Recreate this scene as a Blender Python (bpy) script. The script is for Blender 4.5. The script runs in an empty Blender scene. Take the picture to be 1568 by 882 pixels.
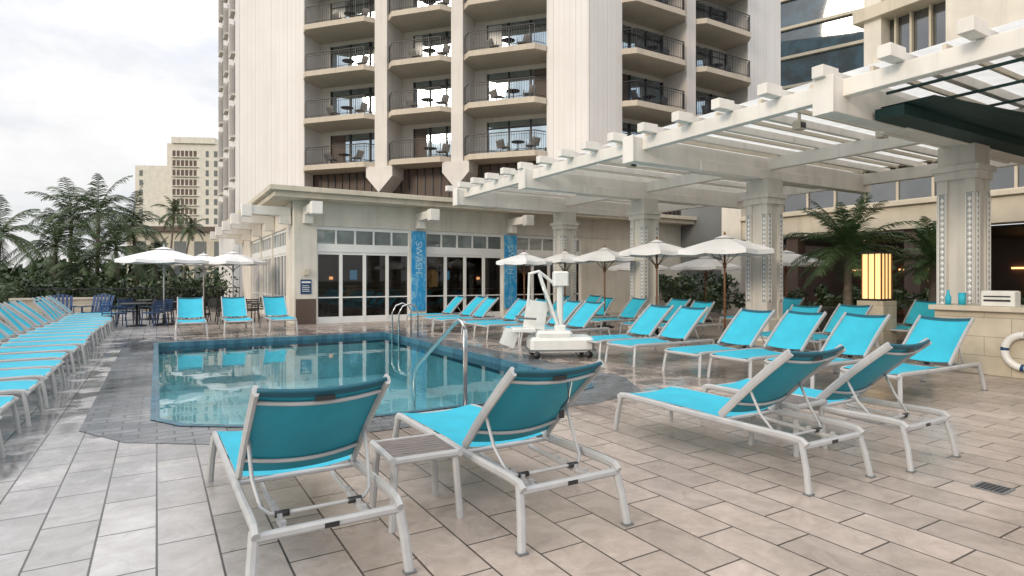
import bpy, math, random
from mathutils import Vector, Matrix
from mathutils.geometry import tessellate_polygon
random.seed(7)
S=bpy.context.scene
COL=S.collection
# ------------------------------------------------------------------ materials
def newmat(name):
    m=bpy.data.materials.new(name); m.use_nodes=True
    nt=m.node_tree; b=nt.nodes['Principled BSDF']
    return m,nt,b
def N(nt,t,**k):
    n=nt.nodes.new(t)
    for a,v in k.items(): setattr(n,a,v)
    return n
def mixc(nt,fac,a,b,mode='MIX'):
    m=N(nt,'ShaderNodeMix',data_type='RGBA',blend_type=mode)
    for i,v in ((0,fac),(6,a),(7,b)):
        if hasattr(v,'links'): nt.links.new(v,m.inputs[i])
        elif isinstance(v,(int,float)): m.inputs[i].default_value=v
        else: m.inputs[i].default_value=(*v,1)
    return m.outputs[2]
def noise(nt,vec,scale,detail=4,rough=.55):
    n=N(nt,'ShaderNodeTexNoise'); n.inputs['Scale'].default_value=scale
    n.inputs['Detail'].default_value=detail; n.inputs['Roughness'].default_value=rough
    if vec is not None: nt.links.new(vec,n.inputs['Vector'])
    return n.outputs['Fac']
def ramp(nt,v,a,b,ca=(0,0,0),cb=(1,1,1)):
    r=N(nt,'ShaderNodeValToRGB'); r.color_ramp.elements[0].position=a; r.color_ramp.elements[1].position=b
    r.color_ramp.elements[0].color=(*ca,1); r.color_ramp.elements[1].color=(*cb,1)
    nt.links.new(v,r.inputs[0]); return r.outputs[0]
def math_(nt,op,a,b=None):
    m=N(nt,'ShaderNodeMath',operation=op)
    for i,v in enumerate((a,b)):
        if v is None: continue
        if hasattr(v,'links'): nt.links.new(v,m.inputs[i])
        else: m.inputs[i].default_value=v
    return m.outputs[0]
def bump(nt,b,h,strength=.3,dist=.01):
    n=N(nt,'ShaderNodeBump'); n.inputs['Strength'].default_value=strength; n.inputs['Distance'].default_value=dist
    nt.links.new(h,n.inputs['Height']); nt.links.new(n.outputs[0],b.inputs['Normal'])
def objc(nt): return N(nt,'ShaderNodeTexCoord').outputs['Object']
def paint(name,col,rough=.6,var=.15,scale=1.5,metal=0,bmp=0.15,streak=0.0):
    m,nt,b=newmat(name); o=objc(nt)
    f=noise(nt,o,scale,6)
    c=mixc(nt,ramp(nt,f,.3,.7),tuple(x*(1-var) for x in col),tuple(min(1,x*(1+var*.4)) for x in col))
    if streak>0:
        mp=N(nt,'ShaderNodeMapping'); mp.inputs['Scale'].default_value=(3,3,.25); nt.links.new(o,mp.inputs[0])
        s=ramp(nt,noise(nt,mp.outputs[0],1.6,5),.5,.78)
        c=mixc(nt,math_(nt,'MULTIPLY',s,streak),c,tuple(x*.5 for x in col))
    nt.links.new(c,b.inputs['Base Color']); b.inputs['Roughness'].default_value=rough; b.inputs['Metallic'].default_value=metal
    if bmp: bump(nt,b,noise(nt,o,scale*30,3),bmp,.004)
    return m
def emis(name,col,s):
    m,nt,b=newmat(name); b.inputs['Base Color'].default_value=(*col,1)
    b.inputs['Emission Color'].default_value=(*col,1); b.inputs['Emission Strength'].default_value=s; return m

M_white=paint('pergola_paint',(.80,.765,.71),.55,.12,1.2,streak=.28)
M_colw=paint('column_paint',(.64,.615,.565),.6,.14,1.2,streak=.4)
M_stucco=paint('stucco_cream',(.72,.675,.59),.7,.14,1.0,streak=.35)
M_cornice=paint('cornice_paint',(.60,.54,.43),.6,.15,1.0,streak=.35)
M_concrete=paint('tower_concrete',(.68,.64,.60),.75,.10,.5,streak=.25)
M_slabu=paint('tower_slab_edge',(.56,.49,.40),.75,.10,.5,streak=.35)
M_brown=paint('brown_panel',(.11,.075,.06),.6,.2,1)
M_dark=paint('dark_metal',(.022,.022,.025),.4,.2,3)
M_grey=paint('grey_wall',(.16,.17,.17),.7,.15,.6)
M_frame=paint('white_window_frame',(.80,.80,.78),.4,.06,2)
M_alu=paint('lounger_frame_paint',(.45,.455,.455),.30,.14,6,bmp=.05)
M_teak=paint('teak',(.22,.09,.035),.45,.3,8)
M_canvas=paint('canvas_white',(.85,.85,.85),.8,.05,2)
M_pot=paint('dark_planter',(.02,.018,.016),.5,.2,4)
M_navy=paint('navy_plastic',(.015,.055,.15),.35,.2,4)
M_plastic=paint('white_plastic',(.74,.74,.70),.3,.10,4,bmp=.03)
M_green=paint('green_awning',(.006,.040,.038),.6,.3,2)
M_slat=paint('grey_brown_slat',(.20,.175,.165),.5,.25,9)
M_letter=paint('banner_lettering_paint',(.45,.72,.85),.5,.2,9)
def chrome():
    m,nt,b=newmat('stainless'); b.inputs['Metallic'].default_value=1; b.inputs['Base Color'].default_value=(.62,.62,.62,1); b.inputs['Roughness'].default_value=.2
    return m
M_steel=chrome()
def ribbed():
    m,nt,b=newmat('ribbed_panel'); o=objc(nt)
    sp=N(nt,'ShaderNodeSeparateXYZ'); nt.links.new(o,sp.inputs[0])
    fr=math_(nt,'FRACT',math_(nt,'DIVIDE',sp.outputs[0],.30))
    g=math_(nt,'LESS_THAN',fr,.10)
    fr2=math_(nt,'FRACT',math_(nt,'DIVIDE',sp.outputs[0],1.2))
    g2=math_(nt,'LESS_THAN',fr2,.022)
    f=noise(nt,o,.35,6)
    mp=N(nt,'ShaderNodeMapping'); mp.inputs['Scale'].default_value=(3,3,.12); nt.links.new(o,mp.inputs[0])
    c=mixc(nt,ramp(nt,f,.3,.7),(.71,.685,.67),(.79,.77,.76))
    c=mixc(nt,1.0,c,ramp(nt,noise(nt,mp.outputs[0],.9,5),.3,.7,(.92,.90,.87),(1,1,1)),'MULTIPLY')
    c=mixc(nt,g,c,(.64,.62,.60)); c=mixc(nt,g2,c,(.52,.50,.47))
    nt.links.new(c,b.inputs['Base Color']); b.inputs['Roughness'].default_value=.5
    bump(nt,b,math_(nt,'SUBTRACT',1.0,g),.3,.02); return m
M_rib=ribbed()
def glassdark(name,col,metal=0,rough=.03,coat=1.0):
    m,nt,b=newmat(name); o=objc(nt)
    c=mixc(nt,ramp(nt,noise(nt,o,.7,3),.4,.6),col,tuple(min(1,x*(1.35 if metal else 2.2)) for x in col))
    nt.links.new(c,b.inputs['Base Color']); b.inputs['Roughness'].default_value=rough; b.inputs['Metallic'].default_value=metal
    b.inputs['IOR'].default_value=1.9; b.inputs['Coat Weight'].default_value=coat; b.inputs['Coat IOR'].default_value=1.8; b.inputs['Coat Roughness'].default_value=.02
    return m
M_glass=glassdark('hotel_window_glass',(.33,.41,.47),.95,.03,0)
M_glassd=glassdark('lobby_window_glass',(.03,.034,.038))
M_curtain=paint('curtained_glass',(.6,.61,.62),.3,.3,.8)
M_blueglass=glassdark('dark_tower_glass',(.012,.035,.05),coat=.5)
def clearglass():
    m,nt,b=newmat('door_glass'); nt.nodes.remove(b)
    fr=N(nt,'ShaderNodeFresnel'); fr.inputs[0].default_value=1.5
    t=N(nt,'ShaderNodeBsdfTransparent'); t.inputs[0].default_value=(.6,.58,.56,1)
    g=N(nt,'ShaderNodeBsdfGlossy'); g.inputs['Roughness'].default_value=.02; g.inputs[0].default_value=(.9,.9,.9,1)
    mx=N(nt,'ShaderNodeMixShader'); nt.links.new(fr.outputs[0],mx.inputs[0]); nt.links.new(t.outputs[0],mx.inputs[1]); nt.links.new(g.outputs[0],mx.inputs[2])
    nt.links.new(mx.outputs[0],nt.nodes['Material Output'].inputs[0]); return m
M_clear=clearglass()
def water():
    m,nt,b=newmat('pool_water'); nt.nodes.remove(b); o=objc(nt)
    bp=N(nt,'ShaderNodeBump'); bp.inputs['Strength'].default_value=.10; bp.inputs['Distance'].default_value=.02
    mp=N(nt,'ShaderNodeMapping'); mp.inputs['Scale'].default_value=(1,.8,1); nt.links.new(o,mp.inputs[0])
    nt.links.new(noise(nt,mp.outputs[0],2.4,2,.4),bp.inputs['Height'])
    fr=N(nt,'ShaderNodeFresnel'); fr.inputs[0].default_value=1.6; nt.links.new(bp.outputs[0],fr.inputs[1])
    t=N(nt,'ShaderNodeBsdfTransparent'); t.inputs[0].default_value=(.76,.95,.97,1)
    g=N(nt,'ShaderNodeBsdfGlossy'); g.inputs['Roughness'].default_value=.01; nt.links.new(bp.outputs[0],g.inputs['Normal'])
    mx=N(nt,'ShaderNodeMixShader'); nt.links.new(fr.outputs[0],mx.inputs[0]); nt.links.new(t.outputs[0],mx.inputs[1]); nt.links.new(g.outputs[0],mx.inputs[2])
    nt.links.new(mx.outputs[0],nt.nodes['Material Output'].inputs[0]); return m
M_water=water()
def sling(name,col,trans=.25):
    m,nt,b=newmat(name); o=objc(nt)
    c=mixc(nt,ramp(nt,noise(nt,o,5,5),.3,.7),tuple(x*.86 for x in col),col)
    w=N(nt,'ShaderNodeTexBrick'); w.inputs['Scale'].default_value=60; nt.links.new(o,w.inputs[0])
    nt.links.new(c,b.inputs['Base Color']); b.inputs['Roughness'].default_value=.6
    bump(nt,b,w.outputs['Fac'],.25,.002)
    if trans:
        tr=N(nt,'ShaderNodeBsdfTranslucent'); nt.links.new(c,tr.inputs[0])
        mx=N(nt,'ShaderNodeMixShader'); mx.inputs[0].default_value=trans
        nt.links.new(b.outputs[0],mx.inputs[1]); nt.links.new(tr.outputs[0],mx.inputs[2]); nt.links.new(mx.outputs[0],nt.nodes['Material Output'].inputs[0])
    return m
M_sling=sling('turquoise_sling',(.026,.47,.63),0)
M_slingshade=sling('turquoise_sling_back_shaded',(.012,.31,.42),0)  # same sling fabric, colour darkened to paint in shade behind the backrest
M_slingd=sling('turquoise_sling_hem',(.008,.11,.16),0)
M_panel=sling('translucent_roof_panel',(.88,.89,.88),.65)
def tiles(name,ca,cb,grout,bw=.6,rh=.3,mort=.007,warm=None,r0=.28,r1=.55,swap=True,wetbox=None):
    m,nt,b=newmat(name); o=objc(nt)
    sp=N(nt,'ShaderNodeSeparateXYZ'); nt.links.new(o,sp.inputs[0])
    cb_=N(nt,'ShaderNodeCombineXYZ')
    nt.links.new(sp.outputs[1 if swap else 0],cb_.inputs[0]); nt.links.new(sp.outputs[0 if swap else 1],cb_.inputs[1])
    br=N(nt,'ShaderNodeTexBrick'); br.offset=.5
    br.inputs['Scale'].default_value=1; br.inputs['Brick Width'].default_value=bw; br.inputs['Row Height'].default_value=rh
    br.inputs['Mortar Size'].default_value=mort; br.inputs['Mortar Smooth'].default_value=.1
    br.inputs['Color1'].default_value=(*ca,1); br.inputs['Color2'].default_value=(*cb,1); br.inputs['Mortar'].default_value=(*grout,1)
    nt.links.new(cb_.outputs[0],br.inputs[0])
    c=br.outputs['Color']
    f=noise(nt,o,.9,9,.66)
    c=mixc(nt,1.0,c,ramp(nt,f,.32,.66,(.72,.71,.70),(1.10,1.10,1.10)),'MULTIPLY')
    off=N(nt,'ShaderNodeVectorMath',operation='MULTIPLY_ADD'); nt.links.new(br.outputs['Color'],off.inputs[0]); off.inputs[1].default_value=(37,37,37); nt.links.new(o,off.inputs[2])
    vn=N(nt,'ShaderNodeTexNoise'); vn.inputs['Scale'].default_value=4.5; vn.inputs['Detail'].default_value=9; vn.inputs['Roughness'].default_value=.7; vn.inputs['Distortion'].default_value=1.2
    nt.links.new(off.outputs[0],vn.inputs['Vector']); f2=vn.outputs['Fac']
    c=mixc(nt,1.0,c,ramp(nt,f2,.34,.66,(.80,.79,.77),(1.10,1.10,1.11)),'MULTIPLY')
    if warm:
        c=mixc(nt,ramp(nt,math_(nt,'MULTIPLY',sp.outputs[0],.1),.0,.10),c,mixc(nt,1.0,c,warm,'MULTIPLY'))
    rr=noise(nt,o,.55,6,.6)
    rv=N(nt,'ShaderNodeMapRange'); nt.links.new(rr,rv.inputs[0]); rv.inputs[1].default_value=.3; rv.inputs[2].default_value=.7; rv.inputs[3].default_value=r0; rv.inputs[4].default_value=r1
    if wetbox:
        k=ramp(nt,noise(nt,o,1.3,7,.68),.45,.53)
        def edge(sock,a,b_):
            e=N(nt,'ShaderNodeMapRange',interpolation_type='SMOOTHSTEP'); nt.links.new(sock,e.inputs[0]); e.inputs[1].default_value=a; e.inputs[2].default_value=b_; return e.outputs[0]
        inside=math_(nt,'MULTIPLY',math_(nt,'MULTIPLY',edge(sp.outputs[0],-2.2,-1.0),edge(sp.outputs[0],9.5,6.0)),math_(nt,'MULTIPLY',edge(sp.outputs[1],4.3,5.8),edge(sp.outputs[1],20,17)))
        k=math_(nt,'MULTIPLY',k,inside)
        c=mixc(nt,k,c,mixc(nt,1.0,c,(.58,.59,.61),'MULTIPLY'))
        nt.links.new(math_(nt,'MULTIPLY',rv.outputs[0],math_(nt,'SUBTRACT',1.0,math_(nt,'MULTIPLY',k,.85))),b.inputs['Roughness'])
    else: nt.links.new(rv.outputs[0],b.inputs['Roughness'])
    nt.links.new(c,b.inputs['Base Color'])
    h=math_(nt,'ADD',math_(nt,'MULTIPLY',br.outputs['Fac'],-1.0),math_(nt,'MULTIPLY',f2,.25))
    bump(nt,b,h,.4,.005); return m
M_deck=tiles('deck_tile',(.39,.383,.38),(.52,.51,.505),(.075,.07,.068),mort=.006,warm=(1.02,.87,.755),r0=.18,r1=.42,wetbox=True)
M_slate=tiles('wet_slate',(.10,.115,.13),(.20,.215,.235),(.05,.05,.05),bw=.3,rh=.15,mort=.008,r0=.03,r1=.42,swap=False)
M_basin=tiles('pool_plaster',(.52,.86,.91),(.55,.88,.93),(.48,.82,.87),bw=.3,rh=.3,mort=.004)
M_pooltile=tiles('pool_waterline_tile',(.02,.10,.16),(.05,.18,.25),(.12,.17,.2),bw=.15,rh=.15,mort=.004)
def stoneblock():
    m,nt,b=newmat('limestone_block'); o=objc(nt)
    sp=N(nt,'ShaderNodeSeparateXYZ'); nt.links.new(o,sp.inputs[0]); cb_=N(nt,'ShaderNodeCombineXYZ')
    nt.links.new(math_(nt,'ADD',sp.outputs[1],sp.outputs[0]),cb_.inputs[0]); nt.links.new(sp.outputs[2],cb_.inputs[1])
    br=N(nt,'ShaderNodeTexBrick'); br.inputs['Scale'].default_value=1; br.inputs['Brick Width'].default_value=.7; br.inputs['Row Height'].default_value=.3; br.inputs['Mortar Size'].default_value=.005
    br.inputs['Color1'].default_value=(.52,.46,.35,1); br.inputs['Color2'].default_value=(.58,.52,.41,1); br.inputs['Mortar'].default_value=(.3,.27,.2,1)
    nt.links.new(cb_.outputs[0],br.inputs[0])
    c=mixc(nt,1.0,br.outputs['Color'],ramp(nt,noise(nt,o,4,6),.3,.7,(.85,.85,.85),(1.05,1.05,1.05)),'MULTIPLY')
    nt.links.new(c,b.inputs['Base Color']); b.inputs['Roughness'].default_value=.6; return m
M_bar=stoneblock()
def leafm(name,a,b_,sc=1.5):
    m,nt,b=newmat(name); o=objc(nt)
    c=mixc(nt,ramp(nt,noise(nt,o,sc,4),.35,.65),a,b_)
    nt.links.new(c,b.inputs['Base Color']); b.inputs['Roughness'].default_value=.4
    return m
M_palm=leafm('palm_leaf',(.022,.045,.014),(.075,.11,.035),.8)
M_palm2=leafm('fan_palm_leaf',(.04,.09,.03),(.10,.17,.06),1.5)
M_leaf=leafm('hedge_leaf',(.012,.03,.010),(.055,.09,.03))
M_trunk=paint('palm_bark',(.18,.15,.12),.9,.4,6,bmp=.6)
def bannerm():
    m,nt,b=newmat('blue_banner'); o=objc(nt)
    mp=N(nt,'ShaderNodeMapping'); mp.inputs['Scale'].default_value=(2,2,1); nt.links.new(o,mp.inputs[0])
    n=N(nt,'ShaderNodeTexNoise'); n.inputs['Scale'].default_value=2.0; n.inputs['Distortion'].default_value=2.4; n.inputs['Detail'].default_value=4; nt.links.new(mp.outputs[0],n.inputs[0])
    c=mixc(nt,ramp(nt,n.outputs[0],.45,.72),(.02,.30,.62),(.28,.60,.80)); nt.links.new(c,b.inputs['Base Color']); b.inputs['Roughness'].default_value=.4; return m
M_banner=bannerm()

# ------------------------------------------------------------------ mesh builder
class MB:
    def __init__(s): s.v=[];s.f=[];s.mi=[];s.mats=[];s.sm=[]
    def m(s,mat):
        if mat not in s.mats: s.mats.append(mat)
        return s.mats.index(mat)
    def add(s,vs,fs,mat,smooth=False):
        o=len(s.v); s.v+= [tuple(p) for p in vs]; k=s.m(mat)
        for f in fs: s.f.append(tuple(i+o for i in f)); s.mi.append(k); s.sm.append(smooth)
    def box(s,x0,x1,y0,y1,z0,z1,mat):
        vs=[(x0,y0,z0),(x1,y0,z0),(x1,y1,z0),(x0,y1,z0),(x0,y0,z1),(x1,y0,z1),(x1,y1,z1),(x0,y1,z1)]
        s.add(vs,[(0,3,2,1),(4,5,6,7),(0,1,5,4),(1,2,6,5),(2,3,7,6),(3,0,4,7)],mat)
    def rbox(s,x0,x1,y0,y1,z0,z1,c,mat):
        def ring(i,z): return [(x0+c+i,y0+i,z),(x1-c-i,y0+i,z),(x1-i,y0+c+i,z),(x1-i,y1-c-i,z),(x1-c-i,y1-i,z),(x0+c+i,y1-i,z),(x0+i,y1-c-i,z),(x0+i,y0+c+i,z)]
        vs=ring(0,z0)+ring(0,z1-c)+ring(c*.8,z1)
        fs=[tuple(reversed(range(8))),tuple(range(16,24))]
        for r in (0,8):
            for i in range(8): j=(i+1)%8; fs.append((r+i,r+j,r+8+j,r+8+i))
        s.add(vs,fs,mat)
    def prism(s,poly,z0,z1,mat):
        n=len(poly); vs=[(x,y,z0) for x,y in poly]+[(x,y,z1) for x,y in poly]
        fs=[tuple(reversed(range(n))),tuple(range(n,2*n))]+[(i,(i+1)%n,n+(i+1)%n,n+i) for i in range(n)]
        s.add(vs,fs,mat)
    def sweep(s,path,w,h,mat,ref=(0,0,1),prof=None,taper=1.0,smooth=False):
        path=[Vector(p) for p in path]; c=.28
        if prof is None:
            prof=[(-.5,-.5+c),(-.5+c,-.5),(.5-c,-.5),(.5,-.5+c),(.5,.5-c),(.5-c,.5),(-.5+c,.5),(-.5,.5-c)]
        n=len(prof); vs=[]; fs=[]
        for i,p in enumerate(path):
            t=(path[min(i+1,len(path)-1)]-path[max(i-1,0)]).normalized()
            r=Vector(ref)
            if abs(t.dot(r))>.97: r=Vector((0,1,0)) if abs(t.y)<.9 else Vector((1,0,0))
            side=t.cross(r).normalized(); up=side.cross(t)
            k=1+(taper-1)*i/(len(path)-1)
            for a,b in prof: vs.append(p+side*a*w*k+up*b*h*k)
        for i in range(len(path)-1):
            for j in range(n): k=(j+1)%n; fs.append((i*n+j,i*n+k,(i+1)*n+k,(i+1)*n+j))
        fs.append(tuple(reversed(range(n)))); L=(len(path)-1)*n; fs.append(tuple(range(L,L+n)))
        s.add(vs,fs,mat,smooth)
    def tube(s,path,r,mat,seg=8,taper=1.0):
        s.sweep(path,2*r,2*r,mat,prof=[(.5*math.cos(2*math.pi*i/seg),.5*math.sin(2*math.pi*i/seg)) for i in range(seg)],smooth=True,taper=taper)
    def grid(s,fn,nu,nv,mat):
        vs=[fn(i/nu,j/nv) for j in range(nv+1) for i in range(nu+1)]
        fs=[(j*(nu+1)+i,j*(nu+1)+i+1,(j+1)*(nu+1)+i+1,(j+1)*(nu+1)+i) for j in range(nv) for i in range(nu)]
        s.add(vs,fs,mat,True)
    def lathe(s,cx,cy,prof,mat,seg=20):
        n=len(prof); vs=[]
        for r,z in prof:
            for i in range(seg): a=2*math.pi*i/seg; vs.append((cx+r*math.cos(a),cy+r*math.sin(a),z))
        fs=[(k*seg+i,k*seg+(i+1)%seg,(k+1)*seg+(i+1)%seg,(k+1)*seg+i) for k in range(n-1) for i in range(seg)]
        fs.append(tuple(reversed(range(seg)))); fs.append(tuple(range((n-1)*seg,n*seg)))
        s.add(vs,fs,mat,True)
    def mesh(s,name):
        me=bpy.data.meshes.new(name); me.from_pydata(s.v,[],s.f)
        for m in s.mats: me.materials.append(m)
        me.polygons.foreach_set('material_index',s.mi); me.polygons.foreach_set('use_smooth',s.sm); me.update(); return me
    def obj(s,name,loc=(0,0,0),rz=0,parent=None,bevel=0):
        return place(s.mesh(name),name,loc,rz,parent,bevel)
def place(me,name,loc=(0,0,0),rz=0,parent=None,bevel=0):
    o=bpy.data.objects.new(name,me); COL.objects.link(o); o.location=loc; o.rotation_euler=(0,0,rz)
    if parent: o.parent=parent
    if bevel:
        b=o.modifiers.new('b','BEVEL'); b.width=bevel; b.segments=2; b.limit_method='ANGLE'
    return o
def empty(name,loc=(0,0,0)):
    o=bpy.data.objects.new(name,None); COL.objects.link(o); o.location=loc; return o

# ------------------------------------------------------------------ ground, deck, pool
pool=[(0,7.4),(.25,6.95),(.9,6.5),(2.0,6.35),(4.5,6.3),(5.15,6.5),(5.5,7.1),(5.5,16.2),(0,16.2)]
def offset(poly,d):
    n=len(poly); out=[]
    for i in range(n):
        p0,p1,p2=Vector(poly[i-1]),Vector(poly[i]),Vector(poly[(i+1)%n])
        e1=(p1-p0).normalized(); e2=(p2-p1).normalized()
        n1=Vector((e1.y,-e1.x)); n2=Vector((e2.y,-e2.x)); b=(n1+n2).normalized()
        out.append(tuple(p1+b*d/max(.3,b.dot(n1))))
    return out
def holed(name,outer,inner,z,mat):
    o3=[Vector((x,y,0)) for x,y in outer]; i3=[Vector((x,y,0)) for x,y in inner]
    tri=tessellate_polygon([o3,i3]); mb=MB(); vs=[(x,y,z) for x,y in outer+inner]
    fs=[]
    for t in tri:
        a,b,c=[Vector(vs[i]) for i in t]
        fs.append(t if (b-a).cross(c-a).z>0 else tuple(reversed(t)))
    mb.add(vs,fs,mat); return mb
M_ground=paint('far_ground',(.10,.12,.07),.9,.4,.05)
g=MB(); g.add([(-1500,-1500,-3),(1500,-1500,-3),(1500,1500,-3),(-1500,1500,-3)],[(0,1,2,3)],M_ground); g.obj('ground')
mb=holed('deck',[(-5,-14),(45,-14),(45,34),(-5,34)],pool,0,M_deck)
mb.box(-5.3,-5.002,-14,34,-3,0.05,M_cornice); mb.box(-5.3,45,34.002,34.3,-3,0.05,M_cornice)
mb.obj('pool_deck')
ring=holed('r',offset(pool,.66),pool,.004,M_slate)
ring.obj('pool_edge_paving')
cop=holed('c',offset(pool,.06),offset(pool,-.03),.012,M_pooltile)
n=len(pool); ins=offset(pool,-.03)
cop.add([(x,y,.012) for x,y in ins]+[(x,y,-.26) for x,y in ins],[(i,(i+1)%n,n+(i+1)%n,n+i) for i in range(n)],M_pooltile)
cop.obj('pool_coping')
b=MB(); b.add([(x,y,-.26) for x,y in ins]+[(x,y,-1.15) for x,y in ins],[(i,(i+1)%n,n+(i+1)%n,n+i) for i in range(n)]+[tuple(range(n,2*n))],M_basin)
for i,(yy,zz) in enumerate([(6.42,-.34),(6.82,-.54),(7.22,-.74),(7.62,-.94)]): b.box(1.9,4.3,yy,yy+.4,-1.149,zz,M_basin)
b.obj('swimming_pool_basin')
w=MB(); w.add([(x,y,-.09) for x,y in ins],[tuple(range(n))],M_water); w.obj('pool_water')

# ------------------------------------------------------------------ loungers
def lounger_mesh(rec=0.0,tag=False):
    m=MB()
    top=(.13+rec*.1,.97-rec*.02)
    def bp(v):
        return .76+(top[0]-.76)*v, .39+(top[1]-.39)*v+.021*math.sin(v*math.pi)
    for sx in(-1,1):
        x=sx*.345
        m.sweep([(x,-.01,.325),(x,.03,.352),(x,.12,.36),(x,1.0,.352),(x,1.9,.36),(x,1.97,.352),(x,2.01,.325)],.036,.055,M_alu)
        m.sweep([(x,.03,.345),(x+sx*.02,-.02,.17),(x+sx*.035,-.05,0)],.05,.036,M_alu,ref=(0,1,0))
        m.sweep([(x,1.97,.345),(x+sx*.02,2.0,.17),(x+sx*.03,2.02,0)],.05,.036,M_alu,ref=(0,1,0))
        pts=[(sx*.325,)+bp(v) for v in (0,.25,.5,.75,.96,1.0)]
        m.sweep(pts,.034,.062,M_alu,ref=(0,.7,.7))
        m.box(x+sx*.035-.03,x+sx*.035+.03,-.075,-.025,0,.012,M_grey)
    for y,z,w_,h_ in((.015,.315,.04,.045),(1.985,.33,.04,.045),(.80,.335,.035,.03),(1.4,.33,.03,.03)):
        m.sweep([(-.34,y,z),(.34,y,z)],w_,h_,M_alu)
    m.box(-.035,.035,-.008,-.004,.30,.325,M_dark)
    for sx in(-1,1):
        m.sweep([(sx*.20,.03,.30),(sx*.20,.2,.285),(sx*.20,.78,.31)],.022,.03,M_alu)
        for k in range(4): m.box(sx*.20-.012,sx*.20+.012,.12+.1*k,.15+.1*k,.30,.325,M_alu)
    m.tube([(-.31,)+bp(.42),(-.305,.40,.47),(-.28,.30,.35),(-.24,.26,.322),(-.18,.25,.318),(.18,.25,.318),(.24,.26,.322),(.28,.30,.35),(.305,.40,.47),(.31,)+bp(.42)],.011,M_alu)
    for sx in(-1,1): m.tube([(sx*.15,.25,.318),(sx*.22,.25,.318)],.018,M_dark)
    m.grid(lambda u,v:((u-.5)*.66,.80+1.19*v,.385-.028*(1-(2*u-1)**2)+(-.012 if v in(0,1) else 0)),6,6,M_sling)
    nx=Vector((0,-.66,-.72)).normalized()
    def back(u,v,extra=0):
        y,z=bp(v); s=.055*(1-(2*u-1)**2)*(.55+.45*math.sin(math.pi*v))
        return ((u-.5)*.64,y+nx.y*(s+extra),z+nx.z*(s+extra))
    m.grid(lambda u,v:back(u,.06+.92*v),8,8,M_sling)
    m.grid(lambda u,v:back(u,.06+.92*v,.004),8,8,M_slingshade)  # rear layer of the backrest, its shade painted into the colour
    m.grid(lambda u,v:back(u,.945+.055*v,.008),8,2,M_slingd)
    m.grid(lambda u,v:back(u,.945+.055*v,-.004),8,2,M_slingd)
    m.tube([back(u/8,1.0) for u in range(9)],.013,M_slingd)
    m.tube([back(u/8,.90,.019) for u in range(9)],.011,M_alu)
    m.tube([back(u/8,.22,.019) for u in range(9)],.012,M_alu)
    p=back(.5,.95,.02); m.box(-.05,.05,p[1]-.004,p[1],p[2]-.012,p[2]+.012,M_dark)
    if tag:
        a=back(.62,.9,.03); c=back(.60,.55,.03)
        m.tube([a,((a[0]+c[0])/2+.01,a[1]-.0,(a[2]+c[2])/2),(c[0],a[1]+.06,c[2]+.03)],.004,M_dark,5)
        m.tube([(a[0]+.03,a[1],a[2]),(c[0]+.05,a[1]+.05,c[2]+.06)],.004,M_plastic,5); m.box(c[0]-.012,c[0]+.022,a[1]+.05,a[1]+.06,c[2]-.03,c[2]+.02,M_dark)
    return m.mesh('sun_lounger')
LM=lounger_mesh(); LM2=lounger_mesh(.9); LM3=lounger_mesh(2.0); LMT=lounger_mesh(0,True)
def lounger(x,y,rz,mesh=None,j=2.0):
    place(mesh or random.choice((LM,LM,LM2,LM3)),'sun_lounger',(x,y,0),math.radians(rz+random.uniform(-j,j)))
place(LM,'sun_lounger',(.73,2.92,0),math.radians(.5)); place(LMT,'sun_lounger',(2.09,2.80,0),0)
place(LM,'sun_lounger',(4.27,2.52,0),math.radians(-1)); place(LM,'sun_lounger',(5.42,2.42,0),math.radians(.5))
for y,hx in((3.98,9.6),(4.95,9.35),(5.85,9.25),(6.66,9.2),(7.98,9.1),(8.85,9.1),(11.1,9.1),(11.95,9.1),(13.2,9.05),(14.05,9.0),(15.6,8.9),(16.5,8.9),(17.8,8.9)):
    lounger(hx+random.uniform(-.1,.1),y,90,LM if y<9 else None)
for y in(6.9,7.8,10.6,11.5,13.0,14.6,15.5,16.6): lounger(12.5+random.uniform(-.2,.2),y,90)
for y in(6.4,7.3,10.9,11.8): lounger(16.6,y,90)
y=6.15
while y<24.8:
    lounger(-3.15+random.uniform(-.06,.06),y,-90,j=1.2); y+=random.uniform(.93,1.05)
for x in(.85,2.0,3.15): lounger(x,20.0,180,LM)

def side_table(x,y,rz=0):
    m=MB(); a=.215
    for sx in(-1,1):
        for sy in(-1,1): m.sweep([(sx*(a-.02),sy*(a-.02),.40),(sx*(a+.005),sy*(a+.005),0)],.042,.042,M_alu,ref=(0,1,0))
    for sx in(-1,1):
        m.sweep([(sx*a,-a-.02,.415),(sx*a,a+.02,.415)],.035,.045,M_alu)
        m.sweep([(-a,sx*a,.413),(a,sx*a,.413)],.035,.043,M_alu)
    for k in range(8):
        yy=-.175+k*.05; m.box(-.2,.2,yy-.0215,yy+.0215,.42,.432,M_slat)
    m.obj('side_table',(x,y,0),math.radians(rz))
side_table(1.43,3.60,-3); side_table(4.86,3.3,2)

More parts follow.
